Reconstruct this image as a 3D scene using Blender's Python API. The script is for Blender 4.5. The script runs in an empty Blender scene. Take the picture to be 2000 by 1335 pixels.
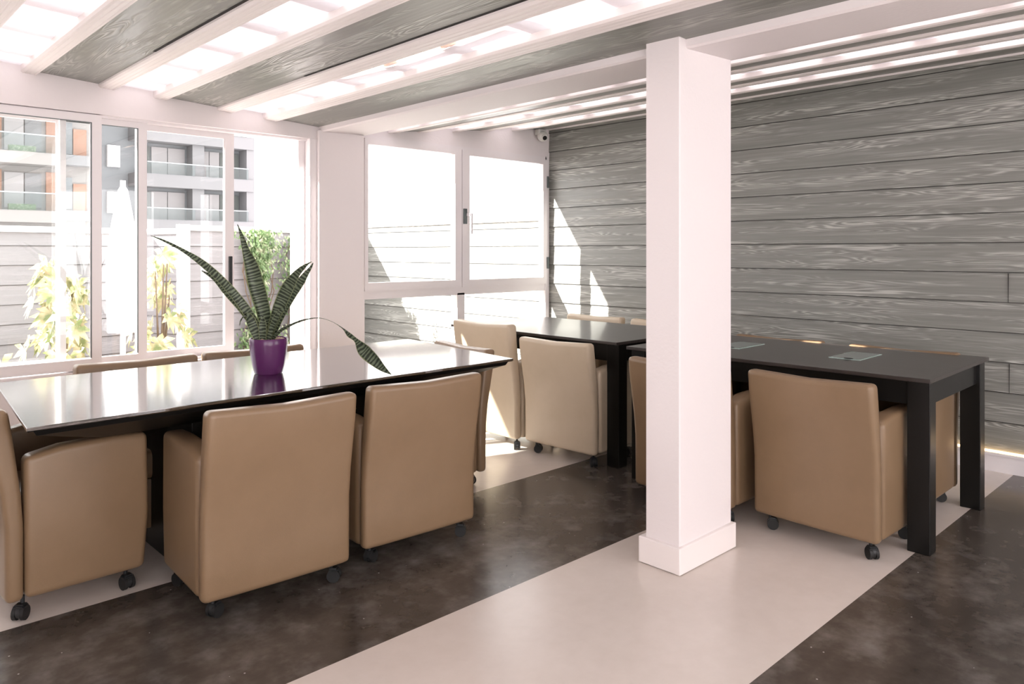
import bpy, bmesh, math, random
from mathutils import Vector, Matrix, noise as mnoise
random.seed(7)
PI = math.pi
C = bpy.context.scene.collection
scn = bpy.context.scene

# ------------------------------------------------------------------ camera
A = 0.76232                       # heading of the camera, from +Y towards +X (complement)
F_PX, HORIZON = 1462.35, 491.2
cam_d = bpy.data.cameras.new('camera'); cam = bpy.data.objects.new('camera', cam_d); C.objects.link(cam)
cam_d.sensor_fit = 'HORIZONTAL'; cam_d.sensor_width = 36.0
cam_d.lens = 36.0 * F_PX / 2000.0
cam_d.shift_y = -(667.5 - HORIZON) / 2000.0
cam_d.clip_start = 0.05; cam_d.clip_end = 300
cam.location = (0, 0, 1.30)
fwd = Vector((math.sin(A), math.cos(A), 0))
cam.rotation_euler = fwd.to_track_quat('-Z', 'Y').to_euler()
scn.camera = cam

# ------------------------------------------------------------------ world, sun, exposure
w = bpy.data.worlds.new('sky'); scn.world = w; w.use_nodes = True
bg = w.node_tree.nodes['Background']
bg.inputs['Color'].default_value = (1.0, 0.955, 0.965, 1); bg.inputs['Strength'].default_value = 3.6
sd = bpy.data.lights.new('sun', 'SUN'); sun = bpy.data.objects.new('sun', sd); C.objects.link(sun)
sd.energy = 24.0; sd.angle = math.radians(0.6); sd.color = (1.0, 0.95, 0.90)
SUN = Vector((1.0, -0.42, -0.63)).normalized()
sun.rotation_euler = SUN.to_track_quat('-Z', 'Y').to_euler(); sun.location = (-4, 9, 6)
vs = scn.view_settings
vs.view_transform = 'Standard'; vs.look = 'None'; vs.gamma = 1.0; vs.use_curve_mapping = False
vs.exposure = 0.6

# ------------------------------------------------------------------ materials
def new_mat(name):
    m = bpy.data.materials.new(name); m.use_nodes = True
    return m, m.node_tree, m.node_tree.nodes['Principled BSDF']
def N(nt, t, **kw):
    n = nt.nodes.new(t)
    for k, v in kw.items():
        if k in n.inputs: n.inputs[k].default_value = v
        else: setattr(n, k, v)
    return n
def coords(nt, scale=(1, 1, 1), rot=(0, 0, 0)):
    g = nt.nodes.new('ShaderNodeNewGeometry')
    mp = nt.nodes.new('ShaderNodeMapping'); mp.inputs['Scale'].default_value = scale; mp.inputs['Rotation'].default_value = rot
    nt.links.new(g.outputs['Position'], mp.inputs['Vector'])
    return mp.outputs['Vector']
def ocoords(nt, scale=(1, 1, 1)):
    g = nt.nodes.new('ShaderNodeTexCoord')
    mp = nt.nodes.new('ShaderNodeMapping'); mp.inputs['Scale'].default_value = scale
    nt.links.new(g.outputs['Object'], mp.inputs['Vector'])
    return mp.outputs['Vector']
def ramp(nt, fac, stops):
    r = nt.nodes.new('ShaderNodeValToRGB')
    els = r.color_ramp.elements
    while len(els) < len(stops): els.new(0.5)
    for e, (p, c) in zip(els, stops): e.position = p; e.color = (*c, 1) if len(c) == 3 else c
    nt.links.new(fac, r.inputs['Fac']); return r.outputs['Color']
def bump(nt, b, height, strength=0.3, dist=0.01):
    n = N(nt, 'ShaderNodeBump', Strength=strength, Distance=dist)
    nt.links.new(height, n.inputs['Height']); nt.links.new(n.outputs['Normal'], b.inputs['Normal'])
def simple(name, col, rough=0.5, metal=0.0, bump_scale=0, bstr=0.1, **kw):
    m, nt, b = new_mat(name)
    b.inputs['Base Color'].default_value = (*col, 1); b.inputs['Roughness'].default_value = rough; b.inputs['Metallic'].default_value = metal
    for k, v in kw.items(): b.inputs[k].default_value = v
    if bump_scale:
        n = N(nt, 'ShaderNodeTexNoise', Scale=bump_scale, Detail=4.0)
        nt.links.new(coords(nt), n.inputs['Vector']); bump(nt, b, n.outputs['Fac'], bstr, 0.004)
    return m
M = {}
M['white_plaster'] = simple('white_plaster', (0.80, 0.745, 0.745), 0.6, bump_scale=60, bstr=0.25)
M['white_paint'] = simple('white_paint', (0.86, 0.80, 0.785), 0.4, bump_scale=12, bstr=0.05)
M['white_metal'] = simple('white_metal', (0.80, 0.755, 0.76), 0.35)
M['black_plastic'] = simple('black_plastic', (0.016, 0.017, 0.018), 0.35)
M['grey_plastic'] = simple('grey_plastic', (0.10, 0.10, 0.10), 0.4)
M['chrome'] = simple('chrome', (0.6, 0.6, 0.6), 0.2, 1.0)
M['dark_metal'] = simple('dark_metal', (0.12, 0.14, 0.14), 0.4, 0.4)
M['white_plastic'] = simple('white_plastic', (0.72, 0.70, 0.66), 0.35)
M['lens_glass'] = simple('lens_glass', (0.015, 0.012, 0.012), 0.08)
M['rubber_black'] = simple('rubber_black', (0.008, 0.008, 0.008), 0.6)
M['dark_gap'] = simple('dark_gap', (0.02, 0.018, 0.016), 0.8)

# grey cement-board siding with raised wood grain (runs along Y)
def grain_mat(name, dark, mid, light, board_axis, board=0.1775, off=0.0, long_scale=0.55, cross=9.0, rough=0.42, bstr=0.55, along='Y', contrast=1.0):
    m, nt, b = new_mat(name)
    g = nt.nodes.new('ShaderNodeNewGeometry'); sep = nt.nodes.new('ShaderNodeSeparateXYZ'); nt.links.new(g.outputs['Position'], sep.inputs[0])
    a = sep.outputs[along]; c = sep.outputs[board_axis]
    def mth(op, x, y=None, z=None):
        n = nt.nodes.new('ShaderNodeMath'); n.operation = op
        for i, v in enumerate((x, y, z)):
            if v is None: continue
            if isinstance(v, (int, float)): n.inputs[i].default_value = v
            else: nt.links.new(v, n.inputs[i])
        return n.outputs[0]
    idx = mth('FLOOR', mth('DIVIDE', mth('ADD', c, -off), board))
    sh = mth('MULTIPLY', idx, 7.31)
    comb = nt.nodes.new('ShaderNodeCombineXYZ')
    nt.links.new(mth('MULTIPLY', a, long_scale), comb.inputs[0]); nt.links.new(mth('MULTIPLY', c, cross), comb.inputs[1]); nt.links.new(sh, comb.inputs[2])
    n1 = N(nt, 'ShaderNodeTexNoise', Scale=1.6, Detail=2.5, Roughness=0.5, Distortion=0.25); nt.links.new(comb.outputs[0], n1.inputs['Vector'])
    rings = mth('FRACT', mth('MULTIPLY', n1.outputs['Fac'], 20.0))
    tri = mth('ABSOLUTE', mth('SUBTRACT', rings, 0.5))           # 0..0.5 , 0 = crest
    line = mth('SMOOTH_MIN', mth('MULTIPLY', tri, 2.6), 1.0, 0.2)
    n2 = N(nt, 'ShaderNodeTexNoise', Scale=1.0, Detail=3.0)
    comb2 = nt.nodes.new('ShaderNodeCombineXYZ')
    nt.links.new(mth('MULTIPLY', a, 2.2), comb2.inputs[0]); nt.links.new(mth('MULTIPLY', c, 70.0), comb2.inputs[1]); nt.links.new(sh, comb2.inputs[2])
    nt.links.new(comb2.outputs[0], n2.inputs['Vector'])
    n3 = N(nt, 'ShaderNodeTexNoise', Scale=2.1, Detail=2.0); nt.links.new(comb.outputs[0], n3.inputs['Vector'])
    mask = mth('MULTIPLY', mth('GREATER_THAN', n3.outputs['Fac'], -1.0), mth('MULTIPLY', mth('SUBTRACT', 1.0, line), mth('MULTIPLY_ADD', n3.outputs['Fac'], 5.0, -2.1)))
    mask = mth('MINIMUM', mth('MAXIMUM', mask, 0.0), 1.0)
    val = mth('MULTIPLY_ADD', n2.outputs['Fac'], 0.45, mth('MULTIPLY', mask, 0.55 * contrast))
    nt.links.new(ramp(nt, val, [(0.1, dark), (0.32, mid), (0.75, light)]), b.inputs['Base Color'])
    h = mth('MULTIPLY_ADD', n2.outputs['Fac'], 0.35, mask)
    bump(nt, b, h, bstr, 0.004)
    b.inputs['Roughness'].default_value = rough
    b.inputs['Specular IOR Level'].default_value = 0.5
    return m
M['siding'] = grain_mat('grey_siding', (0.180, 0.180, 0.165), (0.238, 0.238, 0.219), (0.45, 0.445, 0.415), 'Z', off=-0.0635, rough=0.38, bstr=0.35)
M['siding_out'] = grain_mat('pale_grey_siding', (0.215, 0.206, 0.214), (0.245, 0.234, 0.244), (0.29, 0.277, 0.288), 'Z', off=-0.0635, along='X', rough=0.6, bstr=0.2)
M['ceiling_board'] = grain_mat('dark_grey_board', (0.17, 0.173, 0.155), (0.225, 0.228, 0.205), (0.42, 0.42, 0.39), 'X', board=0.68, off=0.9, long_scale=0.7, cross=6.0, rough=0.33, bstr=0.35, contrast=.75)

# floor: dark and cream stripes running along X
def floor_mat():
    m, nt, b = new_mat('striped_concrete')
    g = nt.nodes.new('ShaderNodeNewGeometry'); sep = nt.nodes.new('ShaderNodeSeparateXYZ'); nt.links.new(g.outputs['Position'], sep.inputs[0])
    def mth(op, x, y=None, z=None):
        n = nt.nodes.new('ShaderNodeMath'); n.operation = op
        for i, v in enumerate((x, y, z)):
            if v is None: continue
            if isinstance(v, (int, float)): n.inputs[i].default_value = v
            else: nt.links.new(v, n.inputs[i])
        return n.outputs[0]
    # edges at y = 1.135, 2.10, 3.06 ; cream 1.135..2.10, dark 2.10..3.06
    ph = mth('FRACT', mth('DIVIDE', mth('SUBTRACT', sep.outputs['Y'], 1.137), 1.925))
    cream = mth('LESS_THAN', ph, 0.5)
    no = N(nt, 'ShaderNodeTexNoise', Scale=1.6, Detail=4.0, Roughness=0.55); nt.links.new(g.outputs['Position'], no.inputs['Vector'])
    nf = N(nt, 'ShaderNodeTexNoise', Scale=14.0, Detail=5.0, Roughness=0.6); nt.links.new(g.outputs['Position'], nf.inputs['Vector'])
    mixn = mth('MULTIPLY_ADD', no.outputs['Fac'], 0.6, mth('MULTIPLY', nf.outputs['Fac'], 0.4))
    dark = ramp(nt, mixn, [(0.30, (0.036, 0.029, 0.024)), (0.50, (0.070, 0.058, 0.049)), (0.72, (0.15, 0.132, 0.114))])
    light = ramp(nt, mixn, [(0.2, (0.60, 0.53, 0.475)), (0.8, (0.72, 0.65, 0.60))])
    mx = nt.nodes.new('ShaderNodeMix'); mx.data_type = 'RGBA'
    nt.links.new(cream, mx.inputs[0]); nt.links.new(dark, mx.inputs[6]); nt.links.new(light, mx.inputs[7])
    # white specks and scuffs on the dark stripes
    vo = N(nt, 'ShaderNodeTexVoronoi', Scale=9.0, Randomness=1.0); nt.links.new(g.outputs['Position'], vo.inputs['Vector'])
    sz = mth('MULTIPLY', mth('POWER', nf.outputs['Fac'], 3.0), 0.16)
    sp = mth('LESS_THAN', vo.outputs['Distance'], mth('MULTIPLY_ADD', vo.outputs['Color'], 0.0, mth('MULTIPLY', sz, 2.2)))
    vo2 = N(nt, 'ShaderNodeTexVoronoi', Scale=24.0, Randomness=1.0); nt.links.new(g.outputs['Position'], vo2.inputs['Vector'])
    sc = nt.nodes.new('ShaderNodeSeparateColor'); nt.links.new(vo2.outputs['Color'], sc.inputs[0])
    sp2 = mth('MULTIPLY', mth('LESS_THAN', vo2.outputs['Distance'], 0.07), mth('GREATER_THAN', sc.outputs[0], 0.82))
    scuff = N(nt, 'ShaderNodeTexNoise', Scale=6.5, Detail=6.0, Roughness=0.6); nt.links.new(g.outputs['Position'], scuff.inputs['Vector'])
    scm = mth('MULTIPLY', mth('MINIMUM', mth('MAXIMUM', mth('MULTIPLY_ADD', scuff.outputs['Fac'], 3.5, -1.75), 0.0), 1.0), 0.22)
    dk = mth('SUBTRACT', 1.0, cream)
    msk = mth('MINIMUM', mth('ADD', mth('MULTIPLY', mth('MULTIPLY', sp2, 0.75), dk), mth('MULTIPLY', scm, mth('MULTIPLY_ADD', dk, 0.8, 0.0))), 1.0)
    mx2 = nt.nodes.new('ShaderNodeMix'); mx2.data_type = 'RGBA'
    nt.links.new(msk, mx2.inputs[0]); nt.links.new(mx.outputs[2], mx2.inputs[6]); mx2.inputs[7].default_value = (0.55, 0.52, 0.50, 1)
    nt.links.new(mx2.outputs[2], b.inputs['Base Color'])
    b.inputs['Roughness'].default_value = 0.24
    bump(nt, b, no.outputs['Fac'], 0.05, 0.01)
    return m
M['floor'] = floor_mat()
M['terrace'] = simple('terrace_tiles', (0.42, 0.38, 0.36), 0.7, bump_scale=8)

def leather(name, c1, c2):
    m, nt, b = new_mat(name)
    n = N(nt, 'ShaderNodeTexNoise', Scale=5.0, Detail=4.0, Roughness=0.6)
    nt.links.new(ocoords(nt), n.inputs['Vector'])
    nt.links.new(ramp(nt, n.outputs['Fac'], [(0.3, c1), (0.7, c2)]), b.inputs['Base Color'])
    v = N(nt, 'ShaderNodeTexVoronoi', Scale=320.0); nt.links.new(ocoords(nt), v.inputs['Vector'])
    bump(nt, b, v.outputs['Distance'], 0.12, 0.001)
    b.inputs['Roughness'].default_value = 0.36; b.inputs['Specular IOR Level'].default_value = 0.5
    return m
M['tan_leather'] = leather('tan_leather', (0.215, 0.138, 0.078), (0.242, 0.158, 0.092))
M['lit_tan_leather'] = leather('lit_tan_leather', (0.52, 0.42, 0.30), (0.57, 0.465, 0.345))  # the tan leather again, lightened in colour for the stronger window light
M['dark_stitch'] = simple('dark_stitch', (0.12, 0.07, 0.04), 0.7)

def black_wood(name, col, rough, coat, streak, cior=1.6):
    m, nt, b = new_mat(name)
    n = N(nt, 'ShaderNodeTexNoise', Scale=1.0, Detail=6.0, Roughness=0.65)
    nt.links.new(coords(nt, (7, 90, 7) if streak == 'X' else (90, 7, 7)), n.inputs['Vector'])
    nt.links.new(ramp(nt, n.outputs['Fac'], [(0.3, tuple(c * 0.7 for c in col)), (0.75, tuple(c * 1.3 for c in col))]), b.inputs['Base Color'])
    b.inputs['Roughness'].default_value = rough
    b.inputs['Coat Weight'].default_value = coat; b.inputs['Coat Roughness'].default_value = 0.05; b.inputs['Coat IOR'].default_value = cior
    nn = N(nt, 'ShaderNodeBump', Strength=0.10, Distance=0.0015); nt.links.new(n.outputs['Fac'], nn.inputs['Height'])
    nt.links.new(nn.outputs['Normal'], b.inputs['Normal']); nt.links.new(nn.outputs['Normal'], b.inputs['Coat Normal'])
    return m
M['gloss_black'] = black_wood('glossy_black_veneer', (0.016, 0.014, 0.013), 0.16, 1.0, 'X', 4.0)
M['black_lacquer'] = simple('black_lacquer', (0.006, 0.0055, 0.005), 0.45, **{'Specular IOR Level': 0.22})
M['espresso'] = black_wood('espresso_veneer', (0.036, 0.028, 0.025), 0.30, 0.25, 'Y')
M['espresso_leg'] = simple('espresso_leg', (0.006, 0.0055, 0.005), 0.30, **{'Specular IOR Level': 0.3})

def glass_mat(name, tint=(1, 1, 1), gl=1.0):
    m = bpy.data.materials.new(name); m.use_nodes = True; nt = m.node_tree; nt.nodes.clear()
    o = nt.nodes.new('ShaderNodeOutputMaterial'); mx = nt.nodes.new('ShaderNodeMixShader')
    t = nt.nodes.new('ShaderNodeBsdfTransparent'); t.inputs[0].default_value = (*tint, 1)
    gsh = nt.nodes.new('ShaderNodeBsdfGlossy'); gsh.inputs['Roughness'].default_value = 0.0
    ge = nt.nodes.new('ShaderNodeNewGeometry'); dt = nt.nodes.new('ShaderNodeVectorMath'); dt.operation = 'DOT_PRODUCT'
    nt.links.new(ge.outputs['Normal'], dt.inputs[0]); nt.links.new(ge.outputs['Incoming'], dt.inputs[1])
    def mt(op, a, b_):
        n = nt.nodes.new('ShaderNodeMath'); n.operation = op
        for i, v in enumerate((a, b_)):
            if v is None: continue
            if isinstance(v, (int, float)): n.inputs[i].default_value = v
            else: nt.links.new(v, n.inputs[i])
        return n.outputs[0]
    sch = mt('ADD', mt('MULTIPLY', mt('POWER', mt('SUBTRACT', 1.0, mt('ABSOLUTE', dt.outputs['Value'], None)), 5.0), 0.96), 0.04)
    nt.links.new(mt('MULTIPLY', sch, gl), mx.inputs[0]); nt.links.new(t.outputs[0], mx.inputs[1]); nt.links.new(gsh.outputs[0], mx.inputs[2])
    nt.links.new(mx.outputs[0], o.inputs[0]); return m
M['glass'] = glass_mat('window_glass', (0.97, 0.985, 0.98))
M['port_glass'] = simple('frosted_green_glass', (0.16, 0.20, 0.185), 0.15, 0.0)
M['port_edge'] = simple('green_glass_edge', (0.40, 0.50, 0.46), 0.2)
# skylight sheet: thin translucent polycarbonate
m = bpy.data.materials.new('opal_polycarbonate'); m.use_nodes = True; nt = m.node_tree; nt.nodes.clear()
o = nt.nodes.new('ShaderNodeOutputMaterial'); mx = nt.nodes.new('ShaderNodeMixShader'); mx.inputs[0].default_value = 0.115
df = nt.nodes.new('ShaderNodeBsdfDiffuse'); df.inputs[0].default_value = (0.78, 0.75, 0.78, 1)
tl = nt.nodes.new('ShaderNodeBsdfTranslucent'); tl.inputs[0].default_value = (0.95, 0.92, 0.97, 1)
nt.links.new(df.outputs[0], mx.inputs[1]); nt.links.new(tl.outputs[0], mx.inputs[2]); nt.links.new(mx.outputs[0], o.inputs[0]); M['opal'] = m
m, nt, b = new_mat('warm_led'); b.inputs['Base Color'].default_value = (1, .8, .5, 1); b.inputs['Emission Color'].default_value = (1.0, 0.66, 0.32, 1); b.inputs['Emission Strength'].default_value = 3.5; M['led'] = m

M['purple'] = simple('purple_ceramic', (0.085, 0.014, 0.085), 0.22)
M['pebbles'] = simple('pebbles', (0.50, 0.36, 0.29), 0.8)
# snake plant leaf, u across, v along in metres
m, nt, b = new_mat('banded_leaf')
uv = nt.nodes.new('ShaderNodeUVMap'); sep = nt.nodes.new('ShaderNodeSeparateXYZ'); nt.links.new(uv.outputs[0], sep.inputs[0])
mp = nt.nodes.new('ShaderNodeMapping'); mp.inputs['Scale'].default_value = (1.0, 60.0, 1); nt.links.new(uv.outputs[0], mp.inputs[0])
wv = N(nt, 'ShaderNodeTexWave', Scale=0.36, Distortion=7.0, Detail=3.0); wv.bands_direction = 'Y'; wv.inputs['Detail Scale'].default_value = 1.4
nt.links.new(mp.outputs[0], wv.inputs['Vector'])
col = ramp(nt, wv.outputs['Fac'], [(0.28, (0.040, 0.052, 0.033)), (0.5, (0.12, 0.155, 0.095)), (0.8, (0.235, 0.28, 0.19))])
e1 = nt.nodes.new('ShaderNodeMath'); e1.operation = 'SUBTRACT'; nt.links.new(sep.outputs['X'], e1.inputs[0]); e1.inputs[1].default_value = 0.5
e2 = nt.nodes.new('ShaderNodeMath'); e2.operation = 'ABSOLUTE'; nt.links.new(e1.outputs[0], e2.inputs[0])
e3 = nt.nodes.new('ShaderNodeMath'); e3.operation = 'GREATER_THAN'; nt.links.new(e2.outputs[0], e3.inputs[0]); e3.inputs[1].default_value = 0.44
mx = nt.nodes.new('ShaderNodeMix'); mx.data_type = 'RGBA'; nt.links.new(e3.outputs[0], mx.inputs[0]); nt.links.new(col, mx.inputs[6]); mx.inputs[7].default_value = (0.36, 0.40, 0.22, 1)
nt.links.new(mx.outputs[2], b.inputs['Base Color']); b.inputs['Roughness'].default_value = 0.35; M['banded_leaf'] = m

def leaf_mat(name, c1, c2, c3, scale=9):
    m = bpy.data.materials.new(name); m.use_nodes = True; nt = m.node_tree; b = nt.nodes['Principled BSDF']
    n = N(nt, 'ShaderNodeTexNoise', Scale=float(scale), Detail=3.0); nt.links.new(coords(nt), n.inputs['Vector'])
    c = ramp(nt, n.outputs['Fac'], [(0.35, c1), (0.5, c2), (0.65, c3)])
    nt.links.new(c, b.inputs['Base Color']); b.inputs['Roughness'].default_value = 0.5
    t = nt.nodes.new('ShaderNodeBsdfTranslucent'); nt.links.new(c, t.inputs[0])
    mx = nt.nodes.new('ShaderNodeMixShader'); mx.inputs[0].default_value = 0.35
    nt.links.new(b.outputs[0], mx.inputs[1]); nt.links.new(t.outputs[0], mx.inputs[2]); nt.links.new(mx.outputs[0], nt.nodes['Material Output'].inputs[0])
    return m
M['variegated'] = leaf_mat('variegated_leaf', (0.20, 0.25, 0.10), (0.45, 0.41, 0.24), (0.62, 0.52, 0.36), 12)
M['ivy_leaf'] = leaf_mat('climber_leaf', (0.08, 0.14, 0.05), (0.17, 0.26, 0.11), (0.42, 0.44, 0.30), 14)
M['bark'] = simple('bark', (0.14, 0.10, 0.07), 0.8)
M['terracotta'] = simple('planter_grey', (0.30, 0.27, 0.24), 0.7)
M['white_cloth'] = simple('white_cloth', (0.85, 0.84, 0.85), 0.8, bump_scale=6, bstr=0.3)
M['b_grey'] = simple('grey_render', (0.145, 0.152, 0.158), 0.8)
M['b_lgrey'] = simple('light_grey_slab', (0.165, 0.162, 0.166), 0.8)
M['b_cream'] = simple('cream_render', (0.215, 0.198, 0.19), 0.8)
M['b_orange'] = simple('orange_brick', (0.25, 0.14, 0.10), 0.85)
M['b_white'] = simple('white_render', (0.85, 0.83, 0.82), 0.8)
M['b_window'] = simple('curtained_window', (0.26, 0.24, 0.24), 0.4)
M['b_dark'] = simple('dark_opening', (0.085, 0.092, 0.085), 0.6)
M['b_glass'] = glass_mat('balcony_glass', (0.80, 0.84, 0.84), 1.0)
M['b_rail'] = simple('rail_metal', (0.30, 0.31, 0.32), 0.5)

# ------------------------------------------------------------------ helpers
def obj(name, bm, mat, parent=None, smooth=False, mats=None):
    me = bpy.data.meshes.new(name)
    bmesh.ops.recalc_face_normals(bm, faces=bm.faces)
    bm.to_mesh(me); bm.free()
    for mm in (mats or [mat]): me.materials.append(mm if not isinstance(mm, str) else M[mm])
    if smooth:
        for p in me.polygons: p.use_smooth = True
        if smooth == 'auto':
            me.set_sharp_from_angle(angle=math.radians(38))
    o = bpy.data.objects.new(name, me); C.objects.link(o)
    if parent: o.parent = parent
    return o
def empty(name, loc=(0, 0, 0), rz=0.0, parent=None):
    o = bpy.data.objects.new(name, None); C.objects.link(o); o.location = loc; o.rotation_euler = (0, 0, rz); o.empty_display_size = 0.1
    if parent: o.parent = parent
    return o
def tag(o, label, cat, group=None):
    o['label'] = label; o['category'] = cat
    if group: o['group'] = group
    return o
def struct(o, label=None):
    o['kind'] = 'structure'
    if label: o['label'] = label
    return o
def box(bm, x0, x1, y0, y1, z0, z1, mi=0):
    vs_ = [bm.verts.new((x, y, z)) for x in (x0, x1) for y in (y0, y1) for z in (z0, z1)]
    fs = []
    for idx in ((0, 1, 3, 2), (4, 6, 7, 5), (0, 4, 5, 1), (2, 3, 7, 6), (0, 2, 6, 4), (1, 5, 7, 3)):
        f = bm.faces.new([vs_[i] for i in idx]); f.material_index = mi; fs.append(f)
    return vs_, fs
def rbox(bm, x0, x1, y0, y1, z0, z1, r=0.01, seg=2):
    t = bmesh.new(); box(t, x0, x1, y0, y1, z0, z1)
    bmesh.ops.bevel(t, geom=t.edges[:] + t.verts[:], offset=r, segments=seg, affect='EDGES', profile=0.5)
    merge(bm, t)
def merge(bm, t, mat=None):
    me = bpy.data.meshes.new('tmp'); t.to_mesh(me); t.free()
    if mat is not None: me.transform(mat)
    bm.from_mesh(me); bpy.data.meshes.remove(me)
def prism(bm, pts, axis, a0, a1, mi=0):
    """polygon pts (2D) extruded along axis; 'X': pts=(y,z); 'Y': pts=(x,z); 'Z': pts=(x,y)"""
    def P(p, a):
        return {'X': (a, p[0], p[1]), 'Y': (p[0], a, p[1]), 'Z': (p[0], p[1], a)}[axis]
    v0 = [bm.verts.new(P(p, a0)) for p in pts]; v1 = [bm.verts.new(P(p, a1)) for p in pts]
    n = len(pts); fs = [bm.faces.new(v0[::-1]), bm.faces.new(v1)]
    for i in range(n): fs.append(bm.faces.new((v0[i], v0[(i + 1) % n], v1[(i + 1) % n], v1[i])))
    for f in fs: f.material_index = mi
    return fs
def cyl(bm, p0, p1, r0, r1=None, seg=16, cap=True):
    r1 = r0 if r1 is None else r1
    p0, p1 = Vector(p0), Vector(p1); d = (p1 - p0)
    q = d.to_track_quat('Z', 'Y')
    a = []; b_ = []
    for i in range(seg):
        t = 2 * PI * i / seg; u = q @ Vector((math.cos(t), math.sin(t), 0))
        a.append(bm.verts.new(p0 + u * r0)); b_.append(bm.verts.new(p1 + u * r1))
    for i in range(seg): bm.faces.new((a[i], a[(i + 1) % seg], b_[(i + 1) % seg], b_[i]))
    if cap: bm.faces.new(a[::-1]); bm.faces.new(b_)
def lathe(bm, prof, seg=32, cx=0, cy=0):
    rings = []
    for r, z in prof:
        rings.append([bm.verts.new((cx + r * math.cos(2 * PI * i / seg), cy + r * math.sin(2 * PI * i / seg), z)) for i in range(seg)])
    for a, b_ in zip(rings, rings[1:]):
        for i in range(seg): bm.faces.new((a[i], a[(i + 1) % seg], b_[(i + 1) % seg], b_[i]))
    return rings
def dup(root, loc=None, rz=None):
    r = root.copy(); C.objects.link(r)
    if loc is not None: r.location = loc
    if rz is not None: r.rotation_euler = (0, 0, rz)
    for ch in list(root.children):
        c = ch.copy(); C.objects.link(c); c.parent = r
        for g in list(ch.children):
            d = g.copy(); C.objects.link(d); d.parent = c
    return r

# ------------------------------------------------------------------ room shell
XW = 5.17            # siding wall face
YS, YC = 4.70, 4.91  # sliding wall / casement wall planes
X0, Y0 = -1.9, -2.3  # unseen walls behind the camera
bm = bmesh.new(); box(bm, X0 - .1, XW + .15, Y0 - .1, 5.0, -0.12, 0.0); struct(obj('floor', bm, 'floor'), 'polished concrete floor in wide dark brown and cream stripes')

def zl(x): return 2.165 + 0.062 * (2.62 - x) if x < 2.8 else 2.187 + 0.125 * (x - 2.97)
# ceiling boards (dark), one structure
bm = bmesh.new()
def slab(bm, x0, x1, y0, y1, drop=0.0, th=0.03, mi=0):
    prism(bm, [(x0, zl(x0) - drop), (x1, zl(x1) - drop), (x1, zl(x1) - drop + th), (x0, zl(x0) - drop + th)], 'Y', y0, y1, mi)
boards_l = [(-1.9, -1.45), (-1.11, -0.81), (-0.42, -0.125), (0.265, 0.555), (0.945, 1.235), (1.615, 1.91), (2.32, 2.62)]
boards_r = [(3.44, 3.62), (4.08, 4.29), (4.78, XW)]
for x0, x1 in boards_l: slab(bm, x0 - .01, x1 + .01, Y0, YS)
for x0, x1 in boards_r: slab(bm, x0 - .01, x1 + .01, Y0, YC)
for xg, yg in ((1.235, 3.75), (1.91, 3.55), (0.555, 3.0)):      # dark strip painting the shadow gap beside the board, no real opening
    prism(bm, [(xg - .013, zl(xg) - .0012), (xg + .001, zl(xg) - .0012), (xg + .001, zl(xg)), (xg - .013, zl(xg))], 'Y', Y0, yg, 1)
struct(obj('ceiling', bm, 'ceiling_board', mats=['ceiling_board', 'dark_gap']), 'dark grey wood grain ceiling boards between white rails')
# white rails with fine reeds along the ceiling
rails_l = [(-1.45, -1.36), (-1.20, -1.11), (-0.81, -0.72), (-0.51, -0.42), (-0.125, -0.03), (0.18, 0.265), (0.555, 0.65), (0.86, 0.945), (1.235, 1.33), (1.53, 1.615), (1.91, 2.02), (2.215, 2.32)]
rails_r = [(3.06, 3.15), (3.34, 3.44), (3.62, 3.74), (3.98, 4.08), (4.29, 4.42), (4.67, 4.78)]
tn = 1
def rail(x0, x1, y1, t=0.020):
    global tn
    x1 -= .006; wd = x1 - x0
    pts = [(x0, zl(x0) + .03), (x0, zl(x0) - t * .55), (x0 + wd * .1, zl(x0) - t)]
    k = 3
    for i in range(k):
        a = x0 + wd * (.1 + .8 * (i + .3) / k); b_ = x0 + wd * (.1 + .8 * (i + .7) / k)
        pts += [(a, zl(a) - t), ((a + b_) / 2, zl(a) - t + .002), (b_, zl(b_) - t)]
    pts += [(x1 - wd * .1, zl(x1) - t), (x1, zl(x1) - t * .55), (x1, zl(x1) + .03)]
    b = bmesh.new(); prism(b, pts, 'Y', Y0, y1)
    struct(obj('trim_%d' % tn, b, 'white_paint')); tn += 1
for x0, x1 in rails_l: rail(x0, x1, YS + .005)
for x0, x1 in rails_r: rail(x0, x1, YC + .005, .010)
# opal skylight sheets between the rail pairs, crossed by battens lying on top
wn = 3
def skylight(x0, x1, y1, wavy=False):
    global wn
    root = empty('window_%d' % wn); struct(root, 'opal skylight strip between two white ceiling rails'); wn += 1
    b = bmesh.new(); ny = 90
    rows = []
    for j in range(ny + 1):
        y = Y0 + (y1 - Y0) * j / ny
        row = []
        for i in range(5):
            x = x0 - .012 + (x1 - x0 + .024) * i / 4
            z = zl(x) + 0.018
            if wavy:   # the sheet has slipped off its right hand rail and sags there
                s = math.exp(-((y - 2.85) / 0.60) ** 2)
                x -= 0.0
                z -= 0.022 * s * (1 - i / 4)
                x += 0.095 * s * (1 - i / 4)
            row.append(b.verts.new((x, y, z)))
        rows.append(row)
    for r0, r1 in zip(rows, rows[1:]):
        for i in range(4): b.faces.new((r0[i], r0[i + 1], r1[i + 1], r1[i]))
    obj('skylight_sheet', b, 'opal', root, smooth=True)
    y = 4.50; b = bmesh.new()
    while y > Y0:
        prism(b, [(x0 - .03, zl(x0) + .045), (x1 + .03, zl(x1) + .045), (x1 + .03, zl(x1) + .085), (x0 - .03, zl(x0) + .085)], 'Y', y - .085, y, 0)
        y -= 0.455
    obj('batten', b, 'white_paint', root)
for x0, x1 in [(-1.36, -1.20), (-0.72, -0.51), (-0.03, 0.18), (0.65, 0.86), (1.33, 1.53)]: skylight(x0, x1, YS)
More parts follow.
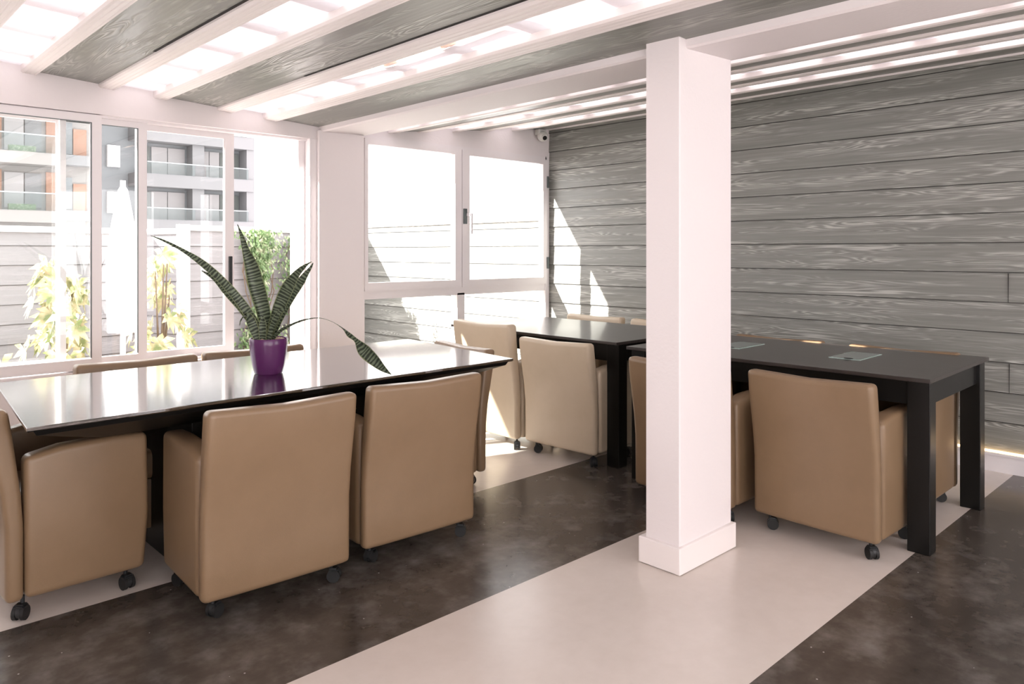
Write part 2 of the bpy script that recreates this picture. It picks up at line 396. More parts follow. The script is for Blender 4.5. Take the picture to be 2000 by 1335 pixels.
skylight(2.02, 2.215, YS, True)
for x0, x1 in [(3.15, 3.34), (3.74, 3.98), (4.42, 4.67)]: skylight(x0, x1, YC)
# wood batten seen where the sheet has slipped
b = bmesh.new(); box(b, 2.098, 2.112, 2.25, 3.50, zl(2.1) + .018, zl(2.1) + .048); struct(obj('trim_%d' % tn, b, simple('raw_wood', (0.46, 0.34, 0.27), .7))); tn += 1
# main beam, plastered
b = bmesh.new()
prism(b, [(2.62, 2.30), (2.62, 2.135), (2.632, 2.128), (2.965, 2.142), (3.06, 2.165), (3.06, 2.34)], 'Y', Y0, YC)
struct(obj('trim_%d' % tn, b, 'white_plaster'), 'white plastered beam running from the post over the pillar'); tn += 1
# white cornice strip at the siding wall
b = bmesh.new(); box(b, XW - .022, XW + .01, Y0, YC, 2.448, 2.462); struct(obj('trim_%d' % tn, b, 'white_paint')); tn += 1

# siding wall: lapped boards, one mesh, runs on outside as far as the terrace end
def siding(name, x, y0, y1, ztop, mat, sign=-1, lbl=None, z0=-0.0635):
    b = bmesh.new(); z = z0; k = 0
    while z < ztop:
        zt = min(z + .1775, ztop)
        prism(b, [(x, zt), (x + sign * .002, zt), (x + sign * .011, z), (x, z)], 'Y', y0, y1)
        box(b, min(x + sign * .0112, x + sign * .001), max(x + sign * .0112, x + sign * .001), y0, y1, z - .0035, z + .0005, 1)
        z += .1775; k += 1
    box(b, x, x + .12, y0, y1, -.1, ztop)
    return struct(obj(name, b, mat, mats=[mat, 'dark_gap']), lbl)
siding('wall_right', XW, Y0, 4.94, 2.50, 'siding', lbl='grey wood grain lap siding wall')
# butt joints between boards
for (yy, z) in ((1.165, .1775 * 2.64), (1.17, .1775 * 5.64)):
    b = bmesh.new(); kz = round((z + .0635) / .1775) * .1775 - .0635
    box(b, XW - .0125, XW - .004, yy, yy + .002, kz, kz + .17); struct(obj('trim_%d' % tn, b, 'dark_gap')); tn += 1
# baseboard with a warm LED strip lying on its ledge
b = bmesh.new(); box(b, XW - .045, XW, Y0, YC, 0, .098); box(b, XW - .052, XW, Y0, YC, .098, .112); struct(obj('baseboard_right', b, 'white_metal'))
b = bmesh.new(); box(b, XW - .032, XW - .014, -1.5, 4.3, .1125, .120); led = obj('led_strip', b, 'led')
tag(led, 'warm glowing LED strip lying on the white baseboard ledge of the siding wall', 'light strip')
b = bmesh.new(); box(b, 3.0, XW - .02, YC - .015, YC, 0, .10); struct(obj('baseboard_front', b, 'white_metal'))

# window wall (far side of the room)
b = bmesh.new()
prism(b, [(X0, 2.08), (2.66, 2.08), (2.66, 2.26), (X0, 2.56)], 'Y', YS - .01, YS + .16)
box(b, X0, 2.66, YS + .0, YS + .16, 0, .60)
box(b, X0, -1.0, YS, YS + .16, .6, 2.08)
prism(b, [(2.90, 2.145), (XW, 2.145), (XW, 2.60), (2.90, 2.40)], 'Y', YC - .012, YC + .15)
box(b, 2.90, 3.085, YC - .005, YC + .15, 0, 2.15)
box(b, 3.08, XW, YC, YC + .15, 0, .16)
struct(obj('wall_front', b, 'white_plaster'), 'white plastered wall around the sliding and casement windows')
b = bmesh.new(); rbox(b, 2.60, 2.965, 4.65, YC + .16, 0, 2.14, .006); 
struct(obj('trim_%d' % tn, b, 'white_plaster'), 'white plastered post between the sliding and the casement window'); tn += 1
# unseen sides of the room, openings and wide pier added to shape the daylight
b = bmesh.new(); box(b, X0 - .12, X0, 0.5, YS, 0, 2.6); box(b, X0 - .12, X0, Y0, .5, 0, .4); box(b, X0 - .12, X0, Y0, .5, 2.2, 2.6); box(b, X0 - .12, X0, Y0, Y0 + .25, .4, 2.2)
struct(obj('wall_left', b, 'white_plaster'))
b = bmesh.new(); box(b, X0, XW, Y0 - .12, Y0, 0, .4); box(b, X0, XW, Y0 - .12, Y0, 2.2, 2.7)
for x, wd_ in ((X0, .4), (1.35, 1.25), (XW - .4, .4)): box(b, x, x + wd_, Y0 - .12, Y0, .4, 2.2)
struct(obj('wall_back', b, 'white_plaster'))

# pillar
p = empty('square_pillar', (2.775, 1.81, 0)); tag(p, 'white plastered square pillar in the middle of the room', 'pillar')
b = bmesh.new(); prism(b, [(-.205 + .004, -.09), (-.205 + .012, -.093), (.2, -.09), (.2, .068), (-.205, .068)], 'Z', 0, 2.175); b2 = obj('shaft', b, 'white_plaster', p)
b = bmesh.new(); rbox(b, -.222, .215, -.108, .096, 0.002, .110, .004); obj('plinth', b, 'white_paint', p)

# ------------------------------------------------------------------ sliding window
W1 = empty('window_1', (0, 0, 0)); struct(W1, 'white aluminium sliding window looking on the terrace')
ZB, ZT = .60, 2.08
def frame_rect(b, x0, x1, z0, z1, y0, y1, wl, wr, wt, wb):
    box(b, x0, x0 + wl, y0, y1, z0, z1); box(b, x1 - wr, x1, y0, y1, z0, z1)
    box(b, x0 + wl, x1 - wr, y0, y1, z1 - wt, z1); box(b, x0 + wl, x1 - wr, y0, y1, z0, z0 + wb)
b = bmesh.new()
box(b, -1.0, 2.60, YS + .02, YS + .15, ZT - .015, ZT + .01); box(b, -1.0, 2.60, YS - .02, YS + .17, ZB - .01, ZB + .03)
for k, yy in enumerate((YS + .055, YS + .10)): box(b, -1.0, 2.60, yy - .003, yy + .003, ZB + .03, ZB + .045)
rbox(b, 2.548, 2.602, YS - .02, YS + .15, ZB, ZT, .004); rbox(b, 2.50, 2.55, YS + .05, YS + .12, ZB, ZT, .004); rbox(b, -1.02, -.97, YS, YS + .15, ZB, ZT, .004)
obj('window_frame', b, 'white_metal', W1)
def sash(x0, x1, y, wl, wr, lock=False):
    b = bmesh.new(); frame_rect(b, x0, x1, ZB + .035, ZT - .005, y - .014, y + .014, wl, wr, .045, .06)
    box(b, x1 - wr - .006, x1 - wr, y - .010, y - .004, ZB + .1, ZT - .05)
    s = obj('sash', b, 'white_metal', W1)
    b = bmesh.new(); box(b, x0 + wl - .005, x1 - wr + .005, y - .002, y + .002, ZB + .09, ZT - .045)
    obj('glass_pane', b, 'glass', s)
    if y < YS + .08:
        b = bmesh.new(); g0, g1, gz = x0 + wl, x1 - wr, ZT - .05
        box(b, g0, g1, y - .016, y - .0135, gz - .004, gz + .001); box(b, g1 - .004, g1 + .001, y - .016, y - .0135, ZB + .1, gz)
        obj('gasket', b, 'dark_metal', s)
    if lock:
        b = bmesh.new(); rbox(b, x1 - wr * .62, x1 - wr * .22, y - .024, y - .013, 1.07, 1.27, .003); h = obj('lock', b, 'black_plastic', s); h['label'] = 'black recessed lock plate'
sash(0.12, 1.256, YS + .015, .05, .052)
sash(-0.95, 1.100, YS + .135, .05, .040)
sash(1.056, 1.512, YS + .055, .030, .050)
sash(1.466, 2.060, YS + .095, .046, .060, True)

# casement window
W2 = empty('window_2', (0, 0, 0)); struct(W2, 'white aluminium casement window with two sashes over two fixed panes')
b = bmesh.new()
yf0, yf1 = YC - .02, YC + .06
box(b, 3.085, 3.12, yf0, yf1, .16, 2.16); box(b, 5.105, 5.155, yf0, yf1, .16, 2.20)
box(b, 3.10, 5.12, yf0, yf1, 2.155, 2.19); box(b, 3.10, 5.12, yf0 + .005, yf1, .935, 1.0); box(b, 3.10, 5.12, yf0, yf1, .16, .22)
box(b, 4.035, 4.115, yf0 + .005, yf1, .20, .95)
obj('window_frame', b, 'white_metal', W2)
for (x0, x1, wl, wr) in ((3.115, 4.068, .028, .072), (4.076, 5.112, .080, .052)):
    b = bmesh.new(); frame_rect(b, x0, x1, 1.0, 2.165, YC - .035, YC + .02, wl, wr, .045, .062)
    s = obj('sash', b, 'white_metal', W2)
    b = bmesh.new(); box(b, x0 + wl - .004, x1 - wr + .004, YC - .004, YC, 1.055, 2.125); obj('glass_pane', b, 'glass', s)
    if wl > .05:
        b = bmesh.new(); rbox(b, 4.082, 4.118, YC - .05, YC - .035, 1.535, 1.665, .004); h = obj('handle_plate', b, 'dark_metal', s)
        b = bmesh.new(); box(b, 4.11, 4.14, YC - .085, YC - .05, 1.60, 1.625); rbox(b, 4.122, 4.142, YC - .095, YC - .078, 1.45, 1.625, .004); obj('handle_lever', b, 'white_metal', s)
        for z in (1.90, 1.14):
            b = bmesh.new(); rbox(b, 5.108, 5.128, YC - .048, YC - .028, z, z + .11, .004); obj('hinge', b, 'dark_metal', s)
b = bmesh.new(); box(b, 3.115, 4.04, YC + .01, YC + .014, .215, .94); obj('glass_pane', b, 'glass', W2)
b = bmesh.new(); box(b, 4.11, 5.11, YC + .01, YC + .014, .215, .94); obj('glass_pane', b, 'glass', W2)

# ------------------------------------------------------------------ chairs
def chair_proto(name, mat, H=0.755, lean=.062):
    root = empty(name)
    # local: back towards -Y (rear line at y=0), seat towards +Y, width along X
    W = .285; zb = .078
    def soft(b, off, seg=4):
        es = [e for e in b.edges]
        bmesh.ops.bevel(b, geom=es, offset=off, segments=seg, affect='EDGES', profile=.6, clamp_overlap=True)
    # backrest: bent slab
    t = bmesh.new()
    rear = [(0.0, zb), (0.0, .20), (-.002, .34), (-.014, .45), (-.034, .56), (-.052, .66), (-lean, H - .0)]
    front = [(.055, zb), (.055, .20), (.055, .34), (.048, .45), (.034, .56), (.022, .66), (.008, H)]
    nx = 8
    rings = []
    for (ry, rz), (fy, fz) in zip(rear, front):
        ring = []
        for i in range(nx + 1):
            u = -1 + 2 * i / nx; x = u * W
            drop = 0.010 * (1 - abs(u)) ** 1 if rz > H - .01 else 0          # the top edge dips slightly in the middle
            ring.append(t.verts.new((x, ry - .006 * (1 - u * u), rz - drop)))
        for i in range(nx, -1, -1):
            u = -1 + 2 * i / nx; x = u * W
            drop = 0.010 * (1 - abs(u)) ** 1 if rz > H - .01 else 0
            ring.append(t.verts.new((x, fy, fz - drop)))
        rings.append(ring)
    n = len(rings[0])
    for a, b_ in zip(rings, rings[1:]):
        for i in range(n): t.faces.new((a[i], a[(i + 1) % n], b_[(i + 1) % n], b_[i]))
    for ring in (rings[0], rings[-1]):
        k = nx + 1
        for i in range(nx): t.faces.new((ring[i], ring[i + 1], ring[n - 2 - i], ring[n - 1 - i]))
    bmesh.ops.recalc_face_normals(t, faces=t.faces)
    sharp = [e for e in t.edges if len(e.link_faces) == 2 and e.calc_face_angle(0) > math.radians(50)]
    bmesh.ops.bevel(t, geom=sharp, offset=.024, segments=4, affect='EDGES', profile=.55, clamp_overlap=True)
    obj('backrest', t, mat, root, smooth='auto')
    # armrests: tall side panels
    for s in (-1, 1):
        t = bmesh.new()
        prof = [(.058, zb + .002), (.455, zb + .002), (.472, .30), (.466, .600), (.34, .606), (.17, .600), (.056, .578)]
        x0, x1 = (W - .085, W) if s > 0 else (-W, -W + .085)
        prism(t, prof, 'X', x0, x1); bmesh.ops.recalc_face_normals(t, faces=t.faces)
        bmesh.ops.bevel(t, geom=[e for e in t.edges if e.calc_face_angle(0) > math.radians(15)], offset=.026, segments=4, affect='EDGES', profile=.55, clamp_overlap=True)
        obj('armrest', t, mat, root, smooth='auto')
    t = bmesh.new(); rbox(t, -W + .087, W - .087, .05, .465, .30, .425, .03, 4); obj('seat', t, mat, root, smooth='auto')
    t = bmesh.new(); rbox(t, -W + .085, W - .085, .056, .45, zb + .004, .30, .01, 2); obj('seat_base', t, mat, root, smooth='auto')
    for (cx, cy, ang) in ((-W + .055, .06, .5), (W - .055, .06, -.7), (-W + .055, .40, 1.9), (W - .055, .40, .2)):
        t = bmesh.new(); cyl(t, (cx, cy, .052), (cx, cy, .082), .007, seg=10)
        d = Vector((math.cos(ang), math.sin(ang), 0)); e = Vector((-d.y, d.x, 0)); c0 = Vector((cx, cy, 0)) + d * .012
        cyl(t, c0 + Vector((0, 0, .03)) - e * .007, c0 + Vector((0, 0, .03)) + e * .007, .024, seg=16)
        fr = bmesh.new(); box(fr, -.018, .016, -.020, .020, .038, .056)
        bmesh.ops.bevel(fr, geom=fr.edges[:], offset=.005, segments=2, affect='EDGES')
        merge(t, fr, Matrix.Translation(c0) @ Matrix.Rotation(ang, 4, 'Z'))
        c = obj('caster', t, 'black_plastic', root, smooth='auto'); c['label'] = 'black twin wheel caster'
        t = bmesh.new()
        for s in (-1, 1):
            cyl(t, c0 + Vector((0, 0, .0255)) + e * (s * .008), c0 + Vector((0, 0, .0255)) + e * (s * .020), .0255, seg=20)
        obj('wheels', t, 'rubber_black', c, smooth='auto')
    return root
tan = chair_proto('tub_chair', 'tan_leather'); cream = chair_proto('tub_chair', 'lit_tan_leather'); tan2 = chair_proto('tub_chair', 'tan_leather', .770, .07); lit_tan2 = chair_proto('tub_chair', 'lit_tan_leather', .785, .07); tall = chair_proto('tub_chair', 'lit_tan_leather', .83, .075)  # the lighter protos carry window light in their leather colour
used = set()
def chair(proto, x, y, heading, label, group, z=0):
    """x,y = middle of the rear bottom line; heading = direction the sitter faces, degrees from +X"""
    rz = math.radians(heading) - PI / 2
    if proto.name in used: r = dup(proto, (x, y, z), rz)
    else: r = proto; used.add(proto.name); r.location = (x, y, z); r.rotation_euler = (0, 0, rz)
    tag(r, label, 'chair', group); return r
G1, G2, G3 = 'tub chairs around the glossy black table', 'tub chairs at the dark table by the casement window', 'tub chairs at the dark table beside the pillar'
chair(tan, .515, 3.352, 1.0, 'tan tub chair at the left end of the glossy black table, facing right', G1)
chair(tan, 1.293, 2.585, 87.0, 'tan leather tub chair seen from behind, nearest the viewer at the glossy table', G1)
chair(tan, 1.958, 2.606, 87.0, 'tan leather tub chair seen from behind at the right half of the glossy table', G1)
chair(tan, 2.81, 3.39, 173.0, 'tan tub chair at the right end of the glossy table, facing left', G1)
chair(tan2, 1.225, 3.94, -89.0, 'tan chair on the window side of the glossy table, left of the purple pot', G1)
chair(tan2, 1.83, 3.95, -90.0, 'tan chair on the window side of the glossy table, directly behind the purple pot', G1)
chair(tall, 3.37, 3.775, 0.0, 'lit-toned tan tub chair in front of the casement window, sunlight falling across its back', G2)
chair(cream, 3.42, 3.17, 2.5, 'lit-toned tan leather tub chair seen from behind beside the leg of the far dark table', G2)
chair(lit_tan2, 4.66, 3.93, 180.0, 'lit-toned tan chair top against the sunlit siding behind the far dark table, nearer the window', G2)
chair(lit_tan2, 4.66, 3.27, 180.0, 'lit-toned tan chair top behind the far dark table, just left of the pillar', G2)
chair(tan, 3.19, 2.125, 0.0, 'tan tub chair mostly hidden behind the white pillar', G3)
chair(tan, 3.245, 1.48, -1.5, 'tan leather tub chair seen from behind right of the white pillar', G3)
chair(tan2, 4.38, 1.50, 180.0, 'tan chair on the siding side of the right table, seen between its two end legs', G3)
chair(tan2, 4.38, 2.22, 180.0, 'tan chair on the siding side of the right table, at the end nearer the pillar', G3)

# ------------------------------------------------------------------ dark tables with square legs
def leg_table(name, x, y, L, Wd, label, group, ports, rz=0.0):
    """corner (x,y) is the near corner; extends +X by Wd and +Y by L"""
    root = empty(name, (x, y, 0), rz); tag(root, label, 'table', group)
    T = .76
    b = bmesh.new(); rbox(b, 0, Wd, 0, L, T - .018, T, .002, 2); obj('tabletop', b, 'espresso', root)
    lx, ly = .082, .092
    for cx in (.035, Wd - .035 - lx):
        for cy in (.012, L - .012 - ly):
            b = bmesh.new(); rbox(b, cx, cx + lx, cy, cy + ly, 0, T - .019, .003, 2); obj('leg', b, 'espresso_leg', root)
    b = bmesh.new(); z0, z1 = T - .125, T - .019; i = .05
    box(b, i, i + .02, .10, L - .10, z0, z1); box(b, Wd - i - .02, Wd - i, .10, L - .10, z0, z1)
    box(b, .117, Wd - .117, .03, .05, z0, z1); box(b, .117, Wd - .117, L - .05, L - .03, z0, z1)
    obj('apron', b, 'espresso_leg', root)
    for (px, py) in ports:
        b = bmesh.new(); box(b, px, px + .30, py, py + .155, T - .002, T + .0035); g = obj('glass_port', b, 'port_edge', root); g['label'] = 'small frosted glass cable port'
        b = bmesh.new(); box(b, px + .006, px + .294, py + .006, py + .149, T + .0036, T + .0042); obj('glass_plate', b, 'port_glass', g)
        b = bmesh.new(); cyl(b, (px + .01, py + .06, T + .0043), (px + .01, py + .06, T + .0050), .022, seg=16); obj('cable_hole', b, 'rubber_black', g)
    return root
leg_table('dark_table', 3.46, 1.065, 1.58, .955, 'dark espresso rectangular table right of the pillar with two glass ports', 'square legged dark tables', [(.36, .42), (.34, 1.06)], math.radians(1.2))
leg_table('dark_table', 3.525, 2.79, 1.56, .96, 'dark table by the casement window, left of the pillar', 'square legged dark tables', [])

# ------------------------------------------------------------------ glossy table
TZ = .75
root = empty('glossy_table', (1.6, 3.25, 0)); tag(root, 'long glossy black table carrying the purple plant pot', 'table')
q = [Vector((.517, 2.731)), Vector((2.668, 2.784)), Vector((2.792, 3.872)), Vector((.60, 3.765))]
c = Vector((1.6, 3.25)); 
def off_poly(q, d):
    cen = sum(q, Vector((0, 0))) / 4; out = []
    n = len(q)
    for i in range(n):
        e0 = (q[i] - q[i - 1]).normalized(); e1 = (q[(i + 1) % n] - q[i]).normalized()
        n0 = Vector((-e0.y, e0.x)); n1 = Vector((-e1.y, e1.x))
        k = (n0 + n1).normalized(); out.append(q[i] + k * (d / max(.2, k.dot(n0))))
    return out
def loft(b, levels):
    rs = [[b.verts.new((p.x - c.x, p.y - c.y, z)) for p in pts] for pts, z in levels]
    for a, b_ in zip(rs, rs[1:]):
        for i in range(4): b.faces.new((a[i], a[(i + 1) % 4], b_[(i + 1) % 4], b_[i]))
    b.faces.new(rs[0][::-1]); b.faces.new(rs[-1])
b = bmesh.new(); loft(b, [(off_poly(q, .004), TZ - .014), (q, TZ - .010), (q, TZ - .002), (off_poly(q, .002), TZ)]); obj('tabletop', b, 'gloss_black', root)
b = bmesh.new(); loft(b, [(off_poly(q, .27), TZ - .128), (off_poly(q, .03), TZ - .034), (off_poly(q, .02), TZ - .016)]); obj('bevelled_underframe', b, 'black_lacquer', root)
for (sx) in (1.13, 2.17):
    b = bmesh.new(); rbox(b, sx - c.x, sx - c.x + .10, 3.02 - c.y, 3.68 - c.y, 0, TZ - .12, .004); obj('leg', b, 'black_lacquer', root)

# ------------------------------------------------------------------ potted snake plant
px0, py0 = 1.545, 3.215
pot = empty('potted_snake_plant', (px0, py0, TZ)); tag(pot, 'snake plant with banded leaves in a purple pot on the glossy table', 'plant')
b = bmesh.new()
lathe(b, [(0, .0), (.058, .0), (.062, .004), (.070, .035), (.079, .085), (.0835, .13), (.0845, .156), (.082, .160), (.079, .157), (.076, .12), (.0, .12)], 40)
bmesh.ops.remove_doubles(b, verts=b.verts, dist=1e-5)
obj('pot', b, 'purple', pot, smooth='auto')
b = bmesh.new()
for i in range(70):
    a = random.random() * 2 * PI; r = .070 * math.sqrt(random.random()); s = random.uniform(.006, .012)
    t = bmesh.new(); bmesh.ops.create_icosphere(t, subdivisions=1, radius=s)
    merge(b, t, Matrix.Translation((r * math.cos(a), r * math.sin(a), .150 + random.uniform(-.003, .004))) @ Matrix.Diagonal((1, 1.2, .7, 1)))
cyl(b, (0, 0, .12), (0, 0, .149), .0762, seg=24)
pb = obj('pebbles', b, 'pebbles', pot, smooth=True); pb['kind'] = 'stuff'
R3 = Vector((math.cos(A), -math.sin(A), 0)); F3 = Vector((math.sin(A), math.cos(A), 0)); U3 = Vector((0, 0, 1))
def catmull(pts, n):
    out = []
    P = [pts[0]] + list(pts) + [pts[-1]]
    for i in range(1, len(P) - 2):
        for k in range(n):
            t = k / n
            out.append(tuple(.5 * ((2 * P[i][j]) + (-P[i - 1][j] + P[i + 1][j]) * t + (2 * P[i - 1][j] - 5 * P[i][j] + 4 * P[i + 1][j] - P[i + 2][j]) * t * t + (-P[i - 1][j] + 3 * P[i][j] - 3 * P[i + 1][j] + P[i + 2][j]) * t ** 3) for j in range(len(P[i]))))
    out.append(tuple(pts[-1])); return out
def leaf(pts, face=None, fold=.25):
    """pts: (right, up, depth, halfwidth[, facing angle]) in metres from the pot axis / table height"""
    pts = [p if len(p) == 5 else (*p, 0.0) for p in pts]
    pp = catmull(pts, 6); b = bmesh.new(); uvl = b.loops.layers.uv.new('uv'); rows = []; L = 0; prev = None
    pos = [R3 * p[0] + U3 * p[1] + F3 * p[2] for p in pp]
    for i, p in enumerate(pp):
        if i: L += (pos[i] - pos[i - 1]).length
        tan_ = (pos[min(i + 1, len(pos) - 1)] - pos[max(i - 1, 0)]).normalized()
        side = tan_.cross(-F3)                           # broad side turned to the window/viewer axis
        if side.length < .1: side = R3.copy()
        side.normalize()
        side = Matrix.Rotation(p[4], 3, tan_) @ side
        nrm = side.cross(tan_).normalized()
        hw = max(p[3], .0004)
        row = [b.verts.new(pos[i] + side * (hw * u) + nrm * (hw * fold * (abs(u)) ** 1.3)) for u in (-1, -.5, 0, .5, 1)]
        rows.append((row, L))
    for (r0, l0), (r1, l1) in zip(rows, rows[1:]):
        for i in range(4):
            f = b.faces.new((r0[i], r0[i + 1], r1[i + 1], r1[i]))
            for lp, uvv in zip(f.loops, ((i / 4, l0), ((i + 1) / 4, l0), ((i + 1) / 4, l1), (i / 4, l1))): lp[uvl].uv = uvv
    res = bmesh.ops.solidify(b, geom=b.faces[:], thickness=.0016)
    return obj('leaf', b, 'banded_leaf', pot, smooth=True)
S = 3.387 / F_PX           # metres per pixel at the pot
def PX(x, y, d=0.0, hw=6.0, ang=0.0):   # from photo measurements at the pot's distance
    return ((x - 521) * S, (726.5 - y) * S + .002, d, hw * S, ang)
leaf([PX(512, 664, 0, 6), PX(497, 628, -.02, 9), PX(474, 588, -.05, 9, .5), PX(446, 549, -.08, 8, .7), PX(413, 514, -.11, 7, .7), PX(378, 488, -.13, 4, .8), PX(345, 470, -.14, 2.5, .8), PX(321, 460, -.145, .6, .8)])
leaf([PX(508, 664, .01, 6), PX(492, 630, .0, 9), PX(473, 600, -.01, 10, .3), PX(446, 570, -.02, 8.5, .4), PX(420, 543, -.02, 5, .5), PX(394, 527, -.02, .8, .5)])
leaf([PX(516, 664, .02, 7), PX(513, 630, .02, 12), PX(506, 595, .02, 15), PX(495, 555, .02, 16.5), PX(486, 520, .02, 14), PX(475, 490, .02, 8), PX(466, 460, .02, 4), PX(457, 436, .02, .6)])
leaf([PX(520, 664, .0, 6), PX(532, 630, -.01, 9), PX(546, 595, -.02, 12), PX(563, 560, -.03, 12.5), PX(583, 532, -.05, 7), PX(601, 516, -.06, 3, .3), PX(613, 509, -.065, .5, .3)])
leaf([PX(521, 664, .03, 6), PX(537, 620, .04, 9), PX(556, 582, .05, 10), PX(578, 548, .06, 8), PX(596, 520, .07, 2.5), PX(600, 512, .07, .6)])
leaf([PX(524, 664, -.03, 5), PX(533, 638, -.04, 6), PX(543, 617, -.05, 5.5), PX(553, 604, -.055, 4), PX(567, 594, -.06, .6)])
leaf([PX(516, 664, -.04, 6), PX(517, 645, -.05, 7.5), PX(517, 628, -.05, 7), PX(517, 612, -.05, .8)])
leaf([PX(507, 664, -.04, 6, .2), PX(500, 640, -.05, 9, .3), PX(494, 622, -.06, 10, .8), PX(487, 613, -.07, 9, 1.3), PX(480, 622, -.08, 5, 1.5), PX(478, 632, -.085, .8, 1.5)])
leaf([PX(526, 664, .0, 3.5), PX(540, 649, -.02, 4.5, .9), PX(556, 637, -.03, 5, 1.0), PX(591, 622, -.05, 4, 1.1), PX(626, 616, -.075, 2.6, 1.2), PX(655, 622, -.10, 2, 1.2), PX(677, 634, -.115, 2.5, .9), PX(690, 645, -.125, 6, .6),
      PX(704, 656, -.13, 4.5, .3), PX(719, 673, -.14, 12.5, .2), PX(738, 690, -.15, 12, .2), PX(757, 707, -.16, 6.5, .2), PX(773, 718.5, -.165, .6, .2)])

# ------------------------------------------------------------------ security camera on the header by the siding corner
sc = empty('security_camera', (5.0, YC - .03, 2.375)); tag(sc, 'small white dome security camera high in the corner above the casement window', 'camera')
b = bmesh.new(); rbox(b, -.048, .048, -.06, .005, .005, .062, .01, 3); obj('mount', b, 'white_plastic', sc, smooth='auto')
b = bmesh.new(); bmesh.ops.create_uvsphere(b, u_segments=24, v_segments=16, radius=.05); bmesh.ops.translate(b, verts=b.verts, vec=(0, -.055, -.005)); 
cyl(b, (0, -.055, -.005), (-.018, -.10, -.028), .036, .030, seg=24); obj('camera_ball', b, 'white_plastic', sc, smooth='auto')
b = bmesh.new(); cyl(b, (-.0175, -.0985, -.027), (-.0195, -.1035, -.0295), .021, seg=20); l = obj('lens', b, 'lens_glass', sc)

# ------------------------------------------------------------------ terrace outside
b = bmesh.new(); box(b, -6, 9, 5.08, 12, -.15, -.02); struct(obj('floor_outside', b, 'terrace'))
siding('wall_terrace_right', XW, 4.96, 8.3, 1.60, 'siding', lbl='sunlit grey siding wall of the terrace')
b = bmesh.new(); box(b, XW - .03, XW + .15, 5.0, 8.35, 1.60, 1.64); struct(obj('trim_%d' % tn, b, 'white_paint')); tn += 1
def parapet(name, p0, p1, top, lbl=None, z0=-.0635, cope=.055):
    p0, p1 = Vector(p0), Vector(p1); d = p1 - p0; L = d.length; ang = math.atan2(d.y, d.x)
    t = bmesh.new(); z = z0
    while z < top:
        zt = min(z + .1775, top)
        prism(t, [(0, zt), (-.002, zt), (-.011, z), (0, z)], 'X', 0, L)
        box(t, 0, L, -.0112, -.001, z - .0035, z + .0005, 1)
        z += .1775
    box(t, 0, L, 0, .14, -.1, top)
    box(t, -.0, L, -.03, .17, top, top + cope, 2)
    o = obj(name, t, 'siding_out', mats=['siding_out', 'dark_gap', 'b_white'])
    o.location = (p0.x, p0.y, 0); o.rotation_euler = (0, 0, ang)
    return struct(o, lbl)
parapet('wall_terrace_left', (-3.0, 7.30), (2.60, 8.17), 1.478, 'pale grey siding parapet at the end of the terrace')
parapet('wall_terrace_front', (2.86, 7.77), (5.17, 8.12), 1.515, 'pale grey siding parapet carrying the climbing plants')
# return wall along Y, catching the sun, with white corner post
parapet('wall_terrace_return', (2.58, 8.17), (2.775, 7.79), 1.478)
b = bmesh.new(); box(b, 2.765, 2.865, 7.70, 7.80, -.05, 1.575); struct(obj('trim_%d' % tn, b, 'b_white'), 'white corner post of the terrace parapet'); tn += 1

# palmate shrubs
def palmate_shrub(x, y, h, spread, n, label, planter=True, seed=1, lo=.25):
    rnd = random.Random(seed)
    root = empty('variegated_shrub', (x, y, -.02)); tag(root, label, 'shrub', 'variegated shrubs in planters on the terrace')
    b = bmesh.new(); f = bmesh.new(); zp = .32
    for s in range(4):
        a = rnd.uniform(0, 2 * PI); dx, dy = math.cos(a) * spread * .35, math.sin(a) * spread * .35
        cyl(b, (dx * .2, dy * .2, zp - .05), (dx, dy, h * rnd.uniform(.7, .95)), .012, .005, 8)
    for k in range(n):
        zz = lo + (h - lo) * (k + rnd.random()) / n
        rr = spread * (1 - .55 * ((zz - lo) / (h - lo)) ** 1.5) * rnd.uniform(.3, 1); a = rnd.uniform(0, 2 * PI)
        cpt = Vector((rr * math.cos(a), rr * math.sin(a), zz))
        out = Vector((math.cos(a), math.sin(a), rnd.uniform(-.1, .5))).normalized()
        nl = rnd.randint(6, 8)
        u = out.cross(Vector((0, 0, 1))).normalized(); v = u.cross(out)
        for j in range(nl):
            t = 2 * PI * j / nl + rnd.uniform(-.15, .15)
            d = (u * math.cos(t) + v * math.sin(t) + out * .35 - Vector((0, 0, .35))).normalized()
            L = rnd.uniform(.10, .15); wd = L * .19; s_ = d.cross(out).normalized()
            p0 = cpt; pm = cpt + d * L * .55; p1 = cpt + d * L - Vector((0, 0, L * .2))
            q1 = cpt + d * L * .25
            vs_ = [f.verts.new(p) for p in (p0, q1 + s_ * wd * .7, pm + s_ * wd, p1, pm - s_ * wd, q1 - s_ * wd * .7)]
            f.faces.new(vs_)
    obj('stems', b, 'bark', root); obj('foliage', f, 'variegated', root)
    if planter:
        b = bmesh.new(); rbox(b, -.16, .16, -.16, .16, 0, zp, .01); obj('planter', b, 'terracotta', root)
palmate_shrub(1.50, 6.75, 1.22, .30, 50, 'cream and yellow leaved shrub outside behind the left sliding panes', seed=3)
palmate_shrub(2.28, 6.80, 1.30, .26, 36, 'yellow green palmate shrub outside, right of the white parasol stand-in', seed=5)
palmate_shrub(1.05, 6.35, .52, .20, 16, 'low green and yellow shrub outside at the far left behind the table edge', seed=8, lo=.2)
